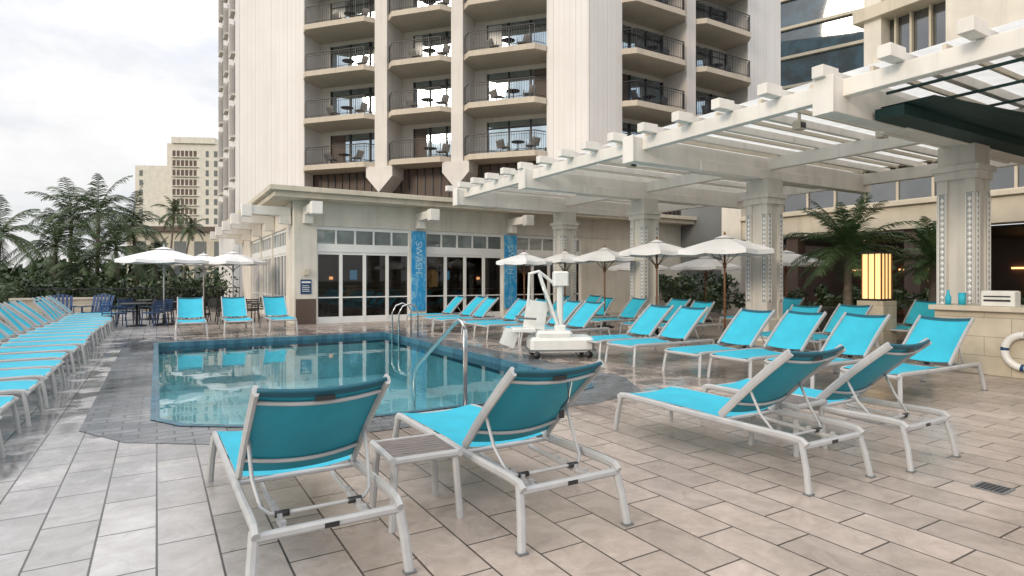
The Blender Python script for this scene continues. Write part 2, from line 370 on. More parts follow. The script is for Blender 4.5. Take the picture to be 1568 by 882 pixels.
# ------------------------------------------------------------------ umbrellas
def umbrella(x,y,r,h,wood=True,rot=0):
    m=MB(); n=8; pole=M_teak if wood else M_alu
    e=h-.36*r/1.3
    def P(i,k):
        a=2*math.pi*i/(n*4); ph=(i%4)/4; sag=1-.07*math.sin(math.pi*ph)*k
        rr=r*k*sag*sag
        z=h-(h-e)*(k**1.15)-.03*math.sin(math.pi*ph)*k
        return (rr*math.cos(a),rr*math.sin(a),z)
    ks=[.02,.2,.4,.6,.8,1.0]; L=n*4
    vs=[P(i,k) for k in ks for i in range(L)]+[(P(i,1)[0]*1.005,P(i,1)[1]*1.005,P(i,1)[2]-.10) for i in range(L)]
    fs=[(a*L+i,a*L+(i+1)%L,(a+1)*L+(i+1)%L,(a+1)*L+i) for a in range(6) for i in range(L)]
    m.add(vs,fs,M_canvas)
    vs=[(.22*r*math.cos(2*math.pi*i/8),.22*r*math.sin(2*math.pi*i/8),h-.03) for i in range(8)]+[(0,0,h+.06)]
    m.add(vs,[(i,(i+1)%8,8) for i in range(8)],M_canvas)
    m.tube([(0,0,.04),(0,0,h+.02)],.024,pole,10)
    m.lathe(0,0,[(.0,h+.04),(.025,h+.05),(.03,h+.08),(.01,h+.13),(.0,h+.135)],pole,8)
    for i in range(n):
        a=2*math.pi*i/n; c,s_=math.cos(a),math.sin(a)
        m.tube([(.03*c,.03*s_,h-.06),(r*.98*c,r*.98*s_,e-.02)],.01,pole,5)
        m.tube([(.04*c,.04*s_,h-.65),(r*.5*c,r*.5*s_,h-(h-e)*.45-.03)],.008,pole,5)
    m.lathe(0,0,[(.045,h-.72),(.045,h-.6)],pole,8)
    m.lathe(0,0,[(.28,0),(.28,.05),(.05,.08),(.04,.35),(.03,.36)],M_dark,18)
    m.obj('patio_umbrella',(x,y,0),rot)
umbrella(.2,22.6,1.36,2.52,False,.2); umbrella(2.45,24.4,1.2,2.50,False,.5); umbrella(1.7,28.2,1.2,2.55,False,.1)
umbrella(11.5,9.43,1.12,2.50,True,.3); umbrella(11.6,11.75,1.0,2.53,True,.1); umbrella(12.0,14.4,1.0,2.45,True,.4)
umbrella(12.0,16.5,.85,2.42,True,0); umbrella(10.1,16.1,.9,2.33,True,.3); umbrella(17.6,12.0,1.25,2.4,True,.3); umbrella(16.8,14.6,1.25,2.3,True,.2); umbrella(16.3,17.5,1.2,2.3,True,.2)

# ------------------------------------------------------------------ dining set (far left)
def dining_chair(x,y,rz,mat):
    m=MB()
    for sx in(-1,1):
        m.sweep([(sx*.23,.22,.44),(sx*.25,.25,0)],.03,.03,mat,ref=(0,1,0)); m.sweep([(sx*.21,-.28,.86),(sx*.22,-.2,.44),(sx*.24,-.27,0)],.03,.03,mat,ref=(1,0,0))
        m.sweep([(sx*.24,-.22,.64),(sx*.25,.2,.65),(sx*.24,.23,.44)],.03,.02,mat)
    m.box(-.23,.23,-.21,.24,.43,.46,mat)
    for k in range(6): m.box(-.2,.2,-.27,-.25,.50+k*.06,.54+k*.06,mat)
    m.obj('patio_chair',(x,y,0),math.radians(rz))
def dining_table(x,y):
    m=MB(); m.lathe(0,0,[(.45,.70),(.47,.71),(.47,.73),(.45,.74)],M_dark,24); m.lathe(0,0,[(.28,0),(.28,.03),(.04,.06),(.03,.70)],M_dark,14)
    m.obj('patio_table',(x,y,0))
for tx,ty in((-.55,22.6),(.9,23.6),(2.4,22.6),(-.2,26.2)):
    dining_table(tx,ty)
    for k in range(4):
        a=k*math.pi/2+.5+random.uniform(-.2,.2); dining_chair(tx+.75*math.cos(a),ty+.75*math.sin(a),math.degrees(a)+90,M_navy if tx<-.5 else M_pot)
def adirondack(x,y,rz):
    m=MB()
    for sx in(-1,1):
        m.sweep([(sx*.3,.35,0),(sx*.3,.33,.55)],.03,.1,M_navy,ref=(0,1,0)); m.box(sx*.34-.06,sx*.34+.06,-.35,.42,.55,.58,M_navy)
        m.sweep([(sx*.27,.36,.36),(sx*.27,-.45,.05)],.03,.1,M_navy)
    for k in range(6): m.box(-.27,.27,.30-k*.1,.38-k*.1,.36-k*.035,.38-k*.035,M_navy)
    for k in range(6):
        xx=-.25+k*.1; m.sweep([(xx,-.2,.22),(xx*1.2,-.55,1.0-.03*abs(k-2.5))],.085,.02,M_navy,ref=(0,1,0))
    m.obj('adirondack_chair',(x,y,0),math.radians(rz))
adirondack(-1.8,25.2,160); adirondack(-2.8,25.5,190)

# ------------------------------------------------------------------ pool rails and lift
m=MB(); m.tube([(3.03,6.1,0),(3.03,6.1,.92),(3.03,6.15,1.0),(3.03,6.24,1.03),(3.03,6.4,.97),(3.0,7.45,.36),(3.0,7.56,.26),(3.0,7.6,.1),(3.0,7.6,-.75)],.024,M_steel,12)
m.lathe(3.03,6.1,[(.05,.0),(.05,.02),(.03,.03)],M_steel,12); m.obj('pool_handrail')
m=MB()
for dx in(0,.5):
    m.tube([(5.95,15.3-dx,.0),(5.95,15.3-dx,.65),(5.88,15.3-dx,.80),(5.7,15.3-dx,.86),(5.52,15.3-dx,.80),(5.42,15.3-dx,.6),(5.42,15.3-dx,-.6)],.021,M_steel,10)
m.obj('pool_ladder')
m=MB()
m.rbox(-.62,.62,-.34,.34,.12,.40,.06,M_plastic); m.rbox(-.5,.2,-.3,.3,.38,.52,.05,M_plastic)
m.box(-.64,.64,-.355,.355,.14,.17,M_grey)
for sx in(-1,1):
    for sy in(-1,1): m.tube([(sx*.5,sy*.3,.07),(sx*.5,sy*.36,.07)],.07,M_dark,14)
m.rbox(-.10,.10,-.10,.10,.5,.62,.02,M_plastic)
m.sweep([(0,0,.5),(0,0,1.55)],.12,.12,M_plastic)
m.rbox(-.14,.16,-.11,.11,1.38,1.66,.03,M_plastic); m.box(.165,.17,-.07,.07,1.42,1.6,M_dark)
m.sweep([(-.05,-.07,.60),(-.42,-.07,1.62)],.06,.05,M_plastic,ref=(0,1,0)); m.sweep([(.05,.07,1.30),(-.42,.0,1.66),(-.62,.0,1.60)],.06,.06,M_plastic,ref=(0,1,0))
m.tube([(-.42,-.05,1.6),(-.15,-.05,.75)],.03,M_steel,10); m.sweep([(-.6,0,1.6),(-.62,0,1.0)],.05,.05,M_plastic,ref=(0,1,0))
m.rbox(-.95,-.5,-.23,.23,.50,.57,.02,M_plastic); m.sweep([(-.52,0,.55),(-.44,0,1.08)],.42,.05,M_plastic,ref=(0,1,0),)
for sy in(-1,1): m.sweep([(-.5,sy*.25,.75),(-.85,sy*.25,.77)],.03,.04,M_grey)
m.sweep([(-.93,0,.52),(-1.05,0,.22)],.3,.03,M_plastic,ref=(0,1,0)); m.sweep([(-1.03,0,.2),(-1.2,0,.2)],.3,.03,M_grey)
m.obj('pool_lift',(6.75,9.45,0),math.radians(-25))

# ------------------------------------------------------------------ pergola
PG=empty('pergola')
GY=[.95,5.2,9.46,13.7,17.9]
m=MB()
for i,gy in enumerate(GY):
    m.box(8.55,17.6,gy-.14,gy+.14,3.98,4.5,M_white)
    m.box(8.50,8.55,gy-.16,gy+.16,3.96,4.52,M_white)
    m.box(10.5,15.5,gy-.22,gy-.142,3.96,4.2,M_white); m.box(10.5,15.5,gy+.142,gy+.22,3.96,4.2,M_white)
m.obj('girders',parent=PG,bevel=.012)
m=MB(); m.box(8.80,8.98,-3,18.6,4.24,4.497,M_white); m.box(12.92,13.08,-3,18.6,4.20,4.496,M_white); m.box(17.2,17.4,-3,18.6,4.18,4.495,M_white)
m.obj('edge_beams',parent=PG,bevel=.01)
m=MB(); y=3.35-.94*6
while y<18.9:
    m.box(8.46,17.9,y-.05,y+.05,4.502,4.65,M_white); m.box(8.42,8.82,y-.09,y+.09,4.504,4.68,M_white)
    y+=.94
y=3.35-.94*6+.47
while y<18.5:
    m.box(9.0,17.4,y-.025,y+.025,4.56,4.64,M_cornice); y+=.47
m.obj('rafters',parent=PG,bevel=.006)
m=MB(); m.add([(9.02,-3,4.665),(17.6,-3,4.665),(17.6,18.5,4.665),(9.02,18.5,4.665)],[(0,1,2,3)],M_panel); m.obj('roof_panel',parent=PG)
m=MB()
for x in(9.9,11.0,12.1): m.box(x-.02,x+.02,-3,5.0,4.42,4.46,M_green)
m.box(9.6,17.5,4.60,5.02,3.98,4.14,M_green)
vs=[];fs=[]
for i in range(9):
    t=i/8; vs+=[(9.6,4.95-t*.75,4.16),(17.5,4.95-t*2.1,4.12-.05*(i%2)-t*.12)]
for i in range(8): fs.append((2*i,2*i+1,2*i+3,2*i+2))
m.add(vs,fs,M_green)
m.obj('retractable_awning',parent=PG)
M_orn=paint('ornament_recess',(.36,.38,.39),.6,.2,3)
def column(x,y):
    m=MB(); h=.27
    m.rbox(x-.37,x+.37,y-.37,y+.37,0,.55,.03,M_stucco)
    m.box(x-h,x+h,y-h,y+h,.5,3.5,M_colw)
    for sx in(-1,1):
        for sy in(-1,1): m.box(x+sx*(h-.05)-.085,x+sx*(h-.05)+.085,y+sy*(h-.05)-.085,y+sy*(h-.05)+.085,.5,3.35,M_colw)
    m.box(x-.34,x+.34,y-.34,y+.34,3.35,3.5,M_colw); m.box(x-.38,x+.38,y-.38,y+.38,3.5,3.6,M_colw)
    m.box(x-.30,x+.30,y-.30,y+.30,3.6,3.98,M_colw)
    h2=.306
    for f in range(4):
        for off in(-.22,.22):
            def T(a,d):
                return [(x+off+a,y-h2-d),(x+h2+d,y+off+a),(x+off+a,y+h2+d),(x-h2-d,y+off+a)][f]
            def bb(a0,a1,d0,d1,z0,z1,mat):
                p,q=T(a0,d0),T(a1,d1); m.box(min(p[0],q[0]),max(p[0],q[0]),min(p[1],q[1]),max(p[1],q[1]),z0,z1,mat)
            bb(-.06,.06,0,.008,.95,3.1,M_orn)
            for k in range(19):
                z=1.05+k*.107; a,b,c,d=T(-.036,.009),T(.036,.009),T(0,.022),T(0,.009)
                m.add([(a[0],a[1],z),(d[0],d[1],z-.05),(b[0],b[1],z),(d[0],d[1],z+.05),(c[0],c[1],z)],[(0,1,4),(1,2,4),(2,3,4),(3,0,4)],M_frame)
            for s_ in(-.056,.056): bb(s_-.006,s_+.006,.008,.02,.97,3.08,M_frame)
    m.obj('column',parent=PG)
for gy in GY: column(13,gy)
m=MB()
for x,y in((10.3,6.75),(10.2,11.2),(12.3,6.3)):
    m.rbox(x-.11,x+.11,y-.08,y+.08,4.30,4.46,.02,M_cornice); m.box(x-.02,x+.02,y-.02,y+.02,4.45,4.66,M_cornice); m.box(x-.08,x+.08,y-.085,y-.081,4.32,4.42,M_dark)
m.obj('speakers',parent=PG)

# ------------------------------------------------------------------ podium building
PB=empty('podium_building'); F=20.6
m=MB()
m.box(3.15,22,19.7,24.2,4.12,4.30,M_cornice); m.box(3.0,22,19.55,24.2,4.30,4.46,M_cornice)
m.box(3.15,8,24.2,34.7,4.12,4.30,M_cornice); m.box(3.0,8,24.2,34.8,4.301,4.461,M_cornice)
m.box(3.9,21.99,F-.02,F+.25,3.32,4.12,M_stucco)
for a,b_ in((3.9,4.64),(7.96,8.6),(11.9,12.54),(15.85,21.99)): m.box(a,b_,F-.06 if b_<20 else F,F+.5,0,3.32,M_stucco)
m.box(3.9,4.2,F+.45,22,0,4.12,M_stucco); m.box(3.9,4.2,31,34.5,0,4.12,M_stucco); m.box(3.88,4.15,21.9,31.1,3.3,4.12,M_stucco)
m.obj('walls_and_cornice',parent=PB,bevel=.01)
m=MB()
for x in(4.3,8.28,12.2):
    m.box(x-.13,x+.13,19.1,20.55,3.64,3.92,M_white); m.box(x-.17,x+.17,19.0,19.3,3.56,3.95,M_white); m.box(x-.14,x+.14,20.2,20.54,3.36,3.64,M_white)
for y in(21.0,24.3,27.6,30.9,34.0):
    m.box(2.4,3.86,y-.13,y+.13,3.64,3.92,M_white); m.box(2.35,2.65,y-.17,y+.17,3.56,3.95,M_white); m.box(3.5,3.87,y-.14,y+.14,3.36,3.64,M_white)
m.obj('outrigger_beams',parent=PB,bevel=.01)
fr=MB(); gl=MB()
M_trans=glassdark('transom_glass',(.10,.12,.12),coat=.5)
def bay(a,b,T,nd=4):
    def bx(o,s0,s1,d0,d1,z0,z1,mat):
        p,q=T(s0,d0),T(s1,d1); o.box(min(p[0],q[0]),max(p[0],q[0]),min(p[1],q[1]),max(p[1],q[1]),z0,z1,mat)
    bx(fr,a,b,.05,.17,3.2,3.32,M_frame); bx(fr,a,b,.04,.18,2.45,2.72,M_frame); bx(fr,a,b,.06,.16,0,.08,M_frame)
    for k in range(6):
        s=a+(b-a)*k/5; bx(fr,s-.03,s+.03,.06,.16,2.72,3.2,M_frame)
    for k in range(nd+1):
        s=a+(b-a)*k/nd; bx(fr,s-.055,s+.055,.055,.165,.08,2.45,M_frame)
    bx(fr,a,b,.07,.15,.08,.22,M_frame); bx(fr,a,b,.07,.15,2.36,2.45,M_frame); bx(fr,a,b,.085,.14,.86,.90,M_frame)
    bx(gl,a,b,.11,.12,.1,2.45,M_clear); bx(gl,a,b,.11,.12,2.72,3.2,M_trans)
for a,b_ in((4.64,7.96),(8.6,11.9),(12.54,15.85)): bay(a,b_,lambda s,d:(s,F+d))
for a in(22.1,25.1,28.1): bay(a,a+2.8,lambda s,d:(3.9+d,s))
fr.obj('door_frames',parent=PB); gl.obj('door_glass',parent=PB)
m=MB()
for a in(24.9,27.9,30.9): m.box(3.9,4.1,a,a+.2,0,3.3,M_stucco)
m.obj('side_mullion_piers',parent=PB)
m=MB(); m.box(4.1,21.9,27,27.1,0,4.1,M_brown); m.box(4.3,21.9,F+.5,27,3.3,3.4,M_brown); m.box(4.3,21.9,F+.3,27,.005,.02,M_brown); m.box(21.8,21.9,F+.5,27,0,3.3,M_brown)
m.box(4.35,4.4,F+.6,27,0,3.3,M_brown)
M_red=paint('red_blind',(.20,.055,.035),.7,.3,2); M_warm=emis('warm_lamp',(1,.5,.2),2.4); M_tv=emis('tv_screen',(.1,.35,.6),.8); M_brick=paint('warm_wall',(.22,.12,.08),.7,.3,3)
for a,b_ in((4.7,7.9),(8.7,11.8),(12.6,15.7)):
    for k in range(3): m.box(a,b_,F+.6,F+.62,2.42-k*.06,2.46-k*.06,M_red)
m.box(5.2,15.8,25.6,25.7,1.2,2.4,M_brick)
for k in range(12):
    s_=.15 if k%4==1 else .3
    m.box(5.4+k*.88,5.4+s_+k*.88,25.55,25.59,1.5,1.62 if k%4==1 else 1.9,M_warm if k%4==1 else (M_tv if k%5==2 else M_pot))
m.box(5.0,15.8,24.2,24.8,.02,1.05,M_teak); m.box(4.9,15.9,24.1,24.9,1.05,1.1,M_cornice)
for k in range(6):
    x=5.5+k*1.7; m.lathe(x,22.5,[(.4,.72),(.4,.75)],M_teak,14); m.lathe(x,22.5,[(.05,0),(.05,.72)],M_dark,8); m.box(x-.7,x-.45,22.3,22.7,.02,.9,M_brick); m.box(x+.45,x+.7,22.3,22.7,.02,.9,M_brick)
m.obj('interior',parent=PB)
m=MB(); m.box(8.0,8.56,F-.10,F-.062,.35,3.28,M_banner); m.box(11.94,12.5,F-.10,F-.062,.35,3.28,M_banner); m.obj('blue_banners',parent=PB)
m=MB(); m.box(3.95,4.6,F-.09,F-.062,.0,.85,M_brown); m.box(4.1,4.45,F-.09,F-.064,1.02,1.5,M_navy); m.box(4.13,4.42,F-.093,F-.0905,1.38,1.44,M_plastic)
for k in range(4): m.box(4.15,4.40-.03*(k%2),F-.093,F-.0905,1.10+k*.06,1.12+k*.06,M_plastic)
m.box(4.2,4.36,F-.2,F-.062,1.65,1.85,M_cornice); m.obj('wall_sign',parent=PB)
for bx_ in(8.28,12.22):
    c=bpy.data.curves.new('letters','FONT'); c.body='SWASH'; c.size=.36; c.extrude=.004; c.align_x='CENTER'
    o=bpy.data.objects.new('banner_lettering',c); COL.objects.link(o); o.parent=PB; o.data.materials.append(M_letter)
    o.matrix_basis=Matrix.Translation((bx_-.12,F-.106,2.3))@Matrix.Rotation(math.radians(90),4,'X')@Matrix.Rotation(math.radians(-90),4,'Z')

# ------------------------------------------------------------------ hotel tower
TW=empty('hotel_tower'); NF=9; ZT=8.3+2.8*NF
def facade(tag,origin,ang,bays,blanks,piers,zb=4.4):
    m=MB(); rl=MB(); fu=MB()
    for a,b_ in blanks: m.box(a,b_,0,3.2,0,ZT,M_rib)
    for a,b_ in piers:
        m.box(a,b_,-.25,1.9,7.4,ZT,M_concrete)
        c=(a+b_)/2; z=7.4
        m.add([(a-.45,-.45,z+.6),(b_+.45,-.45,z+.6),(b_+.45,1,z+.6),(a-.45,1,z+.6),(c,-.5,z-.9),(c,.9,z-.9),(a-.45,-.45,z+.02),(b_+.45,-.45,z+.02),(b_+.45,1,z+.02),(a-.45,1,z+.02)],
              [(0,3,2,1),(0,1,7,6),(1,2,8,7),(2,3,9,8),(3,0,6,9),(6,7,4),(7,8,5,4),(8,9,5),(9,6,4,5)],M_concrete)
    x0=bays[0][0]; x1=bays[-1][1]
    m.box(x0,x1,.9,1.6,zb-.5,7.98,M_brown)
    for k in range(30):
        xx=x0+(x1-x0)*k/30; m.box(xx,xx+.06,.84,.9,zb,7.98,M_dark)
    for a,b_ in bays:
        for k in range(NF+1):
            z=8.3+2.8*k
            poly=[(a+.002,1.8),(a+.002,-.1),(a+.5,-.62),(b_-.5,-.62),(b_-.002,-.1),(b_-.002,1.8)]
            m.prism(poly,z-.30,z,M_slabu)
            poly2=[(a+.06,1.7),(a+.06,-.12),(a+.53,-.56),(b_-.53,-.56),(b_-.06,-.12),(b_-.06,1.7)]
            m.prism(poly2,z,z+.012,M_grey)
            if k==NF: continue
            m.box(a,a+.75,1.6,1.85,z,z+2.5,M_concrete)
            m.box(a+.75,b_,1.62,1.85,z+2.25,z+2.5,M_concrete)
            m.box(a+.75,b_,1.70,1.74,z+.05,z+2.25,M_glass)
            r=random.random()
            if r<.6:
                s0=random.choice((a+.8,b_-1.2)); m.box(s0,s0+random.uniform(.5,1.1),1.66,1.69,z+.1,z+2.2,M_curtain if r<.25 else M_brown)
            for j in range(4):
                s=a+.75+(b_-a-.8)*j/3; rl.box(s-.035,s+.035,1.60,1.70,z,z+2.25,M_dark)
            rl.box(a+.75,b_,1.61,1.70,z,z+.08,M_dark); rl.box(a+.75,b_,1.61,1.70,z+1.85,z+1.90,M_dark)
            path=[(a+.05,-.02),(a+.52,-.54),(b_-.52,-.54),(b_-.05,-.02)]
            for q in range(3):
                p0,p1=Vector(path[q]),Vector(path[q+1]); L=(p1-p0).length; nb=max(3,int(L/.14))
                for zz,t_ in((z+1.05,.05),(z+.12,.03),(z+.9,.02)):
                    rl.sweep([(p0.x,p0.y,zz),(p1.x,p1.y,zz)],t_,t_,M_dark)
                for j in range(nb+1):
                    p=p0.lerp(p1,j/nb); t_=.03 if j%8==0 else .014
                    rl.box(p.x-t_/2,p.x+t_/2,p.y-t_/2,p.y+t_/2,z,z+1.05,M_dark)
            fx=a+.5+(b_-a)*.45+random.uniform(-.5,.5); sp_=random.uniform(.7,.9)
            fu.lathe(fx,.35,[(.38,z+.68),(.38,z+.71)],M_dark,12); fu.lathe(fx,.35,[(.03,z),(.03,z+.68)],M_dark,6)
            for sx in((-1,1) if random.random()<.75 else (1,)):
                cx=fx+sx*sp_
                fu.box(cx-.24,cx+.24,.1,.58,z+.42,z+.46,M_dark)
                fu.sweep([(cx+sx*.22,.34,z+.44),(cx+sx*.34,.34,z+.88)],.46,.03,M_dark,ref=(0,1,0))
                for lx in(-.2,.2):
                    for ly in(.14,.54): fu.box(cx+lx-.015,cx+lx+.015,ly-.015,ly+.015,z,z+.65,M_dark)
    for o,nm in((m,'walls'),(rl,'railings'),(fu,'balcony_furniture')): o.obj(tag+'_'+nm,origin,ang,TW)
facade('main',(4.5,41.1,0),-math.atan2(.7505,.661),[(4.85,9.85),(10.65,14.65),(15.35,20.05)],[(0,4.85),(20.05,22.3)],[(9.85,10.65),(14.65,15.35)])
facade('wing',(19.25,24.35,0),0,[(2.25,6.9),(7.65,12.6)],[(0.02,2.25),(12.6,15.9)],[(6.9,7.65)])
m=MB(); m.prism([(5.9,42.4),(20.6,25.75),(21.5,26.3),(35.1,26.3),(35.1,55),(4.6,55.6),(4.6,44.2)],0,ZT-.05,M_concrete)
m.obj('core',parent=TW)
m=MB(); m.box(0,14.4,0,3,0,ZT,M_rib)
for k in range(-1,NF):
    z=8.3+2.8*k
    for s in(2.5,6.5,10.8):
        m.box(s,s+1.3,-.25,.0,z-.1,z+.03,M_concrete); m.box(s+.1,s+1.2,-.05,-.004,z+.1,z+2.1,M_glassd); m.box(s,s+.08,-.25,0,z-.1,z+2.3,M_concrete)
m.obj('side_walls',(4.5,55.6,0),-math.pi/2,TW)

# ------------------------------------------------------------------ lobby building (right)
LB=empty('lobby_building')
m=MB()
m.box(21.6,22.4,-8,16.8,3.2,4.2,M_cornice); m.box(21.45,21.6,-8,16.8,4.0,4.15,M_cornice)
m.box(22.0,22.1,-8,16.8,4.2,5.4,M_glassd); m.box(21.5,24,-8,16.8,5.4,6.1,M_cornice)
y=-8
while y<16.8: m.box(21.93,22.0,y,y+.08,4.2,5.4,M_cornice); y+=1.1
m.box(21.9,24,17.8,20.55,0,5.2,M_grey); m.box(21.5,24,16.8,17.8,0,6.0,M_stucco)
m.box(22,30,-8,9.3,6.1,22,M_stucco)
m.box(22.6,30,9.3,11.6,6.1,22,M_glassd)
for z in(6.4,8.6,10.8,13.0): m.box(21.8,30,9.302,12.2,z,z+.45,M_cornice)
for z in(6.4,8.6,10.8):
    for yy in(9.9,10.5,11.0): m.box(22.4,22.58,yy,yy+.07,z+.45,z+2.2,M_cornice)
m.box(22.0,22.6,11.3,11.9,6.1,22,M_stucco)
m.obj('walls',parent=LB,bevel=.01)
m=MB(); m.box(28,28.1,-8,21,0,3.2,M_brown); m.box(22.4,28,-8,17,3.1,3.18,M_pot); m.box(22,28,-8,16.8,.003,.02,M_pot)
for y in(-3,1.4,5.8,10.2,14.6): m.box(21.8,22.3,y-.25,y+.25,0,3.2,M_brown)
for y in(3,7.2,11.5): m.box(26.8,27.6,y,y+2.4,0,1.1,M_teak)
m.obj('interior',parent=LB)
m=MB()
for y in(0,4,8,12,14): m.box(27.9,27.97,y,y+1.6,1.9,1.97,M_warm); m.box(27.9,27.97,y+.2,y+1.2,1.4,1.44,M_warm)
for y in(2,6,10,13): m.box(24,24.1,y,y+.1,3.02,3.09,M_warm); m.box(24.5,24.6,y+1,y+1.1,3.02,3.09,M_warm)
m.obj('lamps',parent=LB)

m=MB(); m.box(0,14,0,14,-3,60,M_blueglass)
for k in range(20):
    z=3+3*k; m.box(-.35,14.3,-.35,14.3,z,z+.28,M_cornice)
    m.box(-.32,14.3,-.32,-.28,z+.3,z+1.1,M_blueglass)
for k in range(5): m.box(k*3.4,k*3.4+.3,-.30,-.02,-3,60,M_grey)
for k in range(20):
    for j in range(8): m.box(.5+j*1.7,.6+j*1.7,-.1,-.02,3.35+3*k,6+3*k,M_dark)
m.obj('dark_glass_tower',(59.0,27.9,0),math.radians(20))

# distant hotel left
m=MB()
m.box(0,13,0,12,-3,35.5,M_stucco); m.box(1.2,11.5,-.5,11,35.5,37,M_stucco); m.box(-8,0,1,12,-3,30,M_stucco)
for k in range(14):
    z=1+2.4*k
    for j in range(6): m.box(1.3+j*1.0,2.0+j*1.0,-.05,-.004,z,z+1.5,M_brown)
    m.box(9.2,9.9,-.05,-.004,z,z+1.5,M_grey); m.box(11.2,12,-.05,-.004,z,z+1.5,M_grey)
    m.box(1.2,7.4,-.5,0,z-.25,z-.05,M_stucco)
    if k<12: m.box(-7,-6.2,.95,.996,z,z+1.4,M_grey)
m.obj('distant_apartment_building',(2.2,171,0),math.radians(-25))
m=MB(); m.box(0,22,0,10,-3,9,M_cornice); m.box(-.5,22.5,-.5,10.5,9,9.8,M_brown)
for k in range(7): m.box(1+k*3,2.8+k*3,-.05,-.004,5,7.5,M_grey); m.box(1+k*3,2.8+k*3,-.05,-.004,1,3.5,M_grey)
m.obj('low_beige_building',(-4,110,0),math.radians(-25))

# ------------------------------------------------------------------ bar, ring, lamp, planter, drain
m=MB(); m.box(11.2,12.2,.5,4.9,0,1.0,M_bar); m.box(11.1,12.3,.4,4.95,1.0,1.08,M_cornice); m.obj('poolside_bar',bevel=.01)
m=MB(); m.rbox(11.45,11.7,3.9,4.35,1.08,1.32,.02,M_plastic); m.box(11.44,11.449,3.95,4.3,1.15,1.18,M_dark); m.box(11.44,11.449,3.95,4.3,1.22,1.24,M_dark); m.obj('napkin_dispenser')
m=MB(); m.lathe(11.4,4.78,[(.04,1.08),(.045,1.2),(.02,1.26),(.02,1.32)],M_sling,12); m.lathe(11.5,4.62,[(.05,1.08),(.055,1.28)],M_sling,12); m.obj('drink_bottles')
m=MB(); R,r=.25,.055; seg=32; vs=[]
for i in range(seg):
    a=2*math.pi*i/seg
    for j in range(10):
        bb=2*math.pi*j/10; vs.append((-r*math.sin(bb),(R+r*math.cos(bb))*math.cos(a),(R+r*math.cos(bb))*math.sin(a)))
for i in range(seg):
    mat_=M_navy if (i%8)<1 else M_plastic
    m.add([vs[((i+di)%seg)*10+j] for di in(0,1) for j in range(10)],[(j,(j+1)%10,10+(j+1)%10,10+j) for j in range(10)],mat_,True)
m.obj('life_ring',(11.12,3.66,.42))
m=MB(); m.box(14.3,14.9,7.3,7.9,0,1.0,M_bar)
m.obj('lamp_pedestal',bevel=.01)
M_lamp=emis('lamp_shade_lit',(1,.66,.27),1.05)
m=MB(); m.box(14.39,14.81,7.39,7.81,1.04,2.1,M_lamp); m.box(14.35,14.85,7.35,7.85,1.0,1.05,M_dark); m.box(14.35,14.85,7.35,7.85,2.1,2.14,M_dark)
for k in range(4):
    t=14.375+k*.145
    m.box(t,t+.018,7.365,7.39,1.05,2.1,M_teak); m.box(14.365,14.39,7.375+k*.145,7.393+k*.145,1.05,2.1,M_teak)
m.obj('lantern')
m=MB(); m.prism([(13.7,8.3),(14.5,8.3),(14.5,9.1),(13.7,9.1)],0,.75,M_pot); m.box(13.65,14.55,8.25,9.15,.75,.82,M_pot); m.obj('square_planter')
m=MB(); m.box(5.05,5.25,1.78,1.98,.002,.006,M_grey)
for k in range(6): m.box(5.07,5.23,1.80+k*.028,1.818+k*.028,.006,.009,M_dark)
m.obj('floor_drain')

# ------------------------------------------------------------------ vegetation
def palm(x,y,zb,zc,R,nf=30,seed=1,lean=.3,droop=.085,mat=None,lw=.022,sd_=.3,tr=.13):
    mat=mat or M_palm
    rd=random.Random(seed); m=MB()
    a0=rd.uniform(0,6.28); H=zc-zb
    pts=[(lean*math.cos(a0)*(t**2)-lean*math.cos(a0),lean*math.sin(a0)*(t**2)-lean*math.sin(a0),zb+H*t) for t in [i/8 for i in range(9)]]
    m.tube(pts,tr,M_trunk,9,taper=.65)
    for f in range(nf):
        az=f*2.399+rd.uniform(-.25,.25); el=math.radians(80-100*(f/nf)+rd.uniform(-10,10)); L=R*rd.uniform(.8,1.15)
        p=Vector((0,0,zc)); n_=16; d=Vector((math.cos(az)*math.cos(el),math.sin(az)*math.cos(el),math.sin(el))); P=[p.copy()]
        for i in range(n_):
            d=(d+Vector((0,0,-droop-.03*i/n_))).normalized(); p=p+d*(L/n_); P.append(p.copy())
        m.tube(P,.022,mat,4,taper=.2)
        vs=[];fs=[]
        for i in range(2,n_+1):
            for h_ in(0,.5):
                if i==n_ and h_: continue
                q=P[i].lerp(P[min(i+1,n_)],h_); t=(P[i]-P[i-1]).normalized(); side=t.cross(Vector((0,0,1)))
                if side.length<.1: side=Vector((math.sin(az),-math.cos(az),0))
                side.normalize(); fr_=i/n_; ll=L*.25*(math.sin(math.pi*min(1,.12+fr_*.85))**.6)*rd.uniform(.8,1.1)
                for s_ in(-1,1):
                    dd=(side*s_*.75+t*.65+Vector((0,0,-sd_+rd.uniform(-.2,.2)))).normalized()
                    wv=t*lw*max(1,R/2.5); e=q+dd*ll*.55; e2=q+dd*ll+Vector((0,0,-ll*.25)); o=len(vs)
                    vs+=[q-wv,q+wv,e+wv,e-wv,e2]; fs+=[(o,o+1,o+2,o+3),(o+3,o+2,o+4)]
        m.add(vs,fs,mat)
    return m.obj('palm_tree',(x,y,0))
for i,(x,y,zc,R) in enumerate(((-2.7,38.9,5.1,2.7),(-4.1,41.2,5.0,2.4),(-1.2,40.4,4.6,2.3),(-4.5,38.6,3.2,2.6),(-1.8,36.6,3.0,2.4),(-6.2,35.5,3.5,2.0),(-3.3,36.4,2.0,2.2),(-.1,38.5,2.5,1.8))):
    palm(x,y,-3,zc,R,22,i+3,.5,.095)
palm(1.15,52,-3,6.5,1.7,16,21,.9,.11,tr=.1); palm(2.6,60,-3,6.0,1.6,16,22,.8,.11,tr=.1)
palm(16.6,9.4,0,2.35,1.65,44,31,.05,.05,M_palm2,.016,.1)
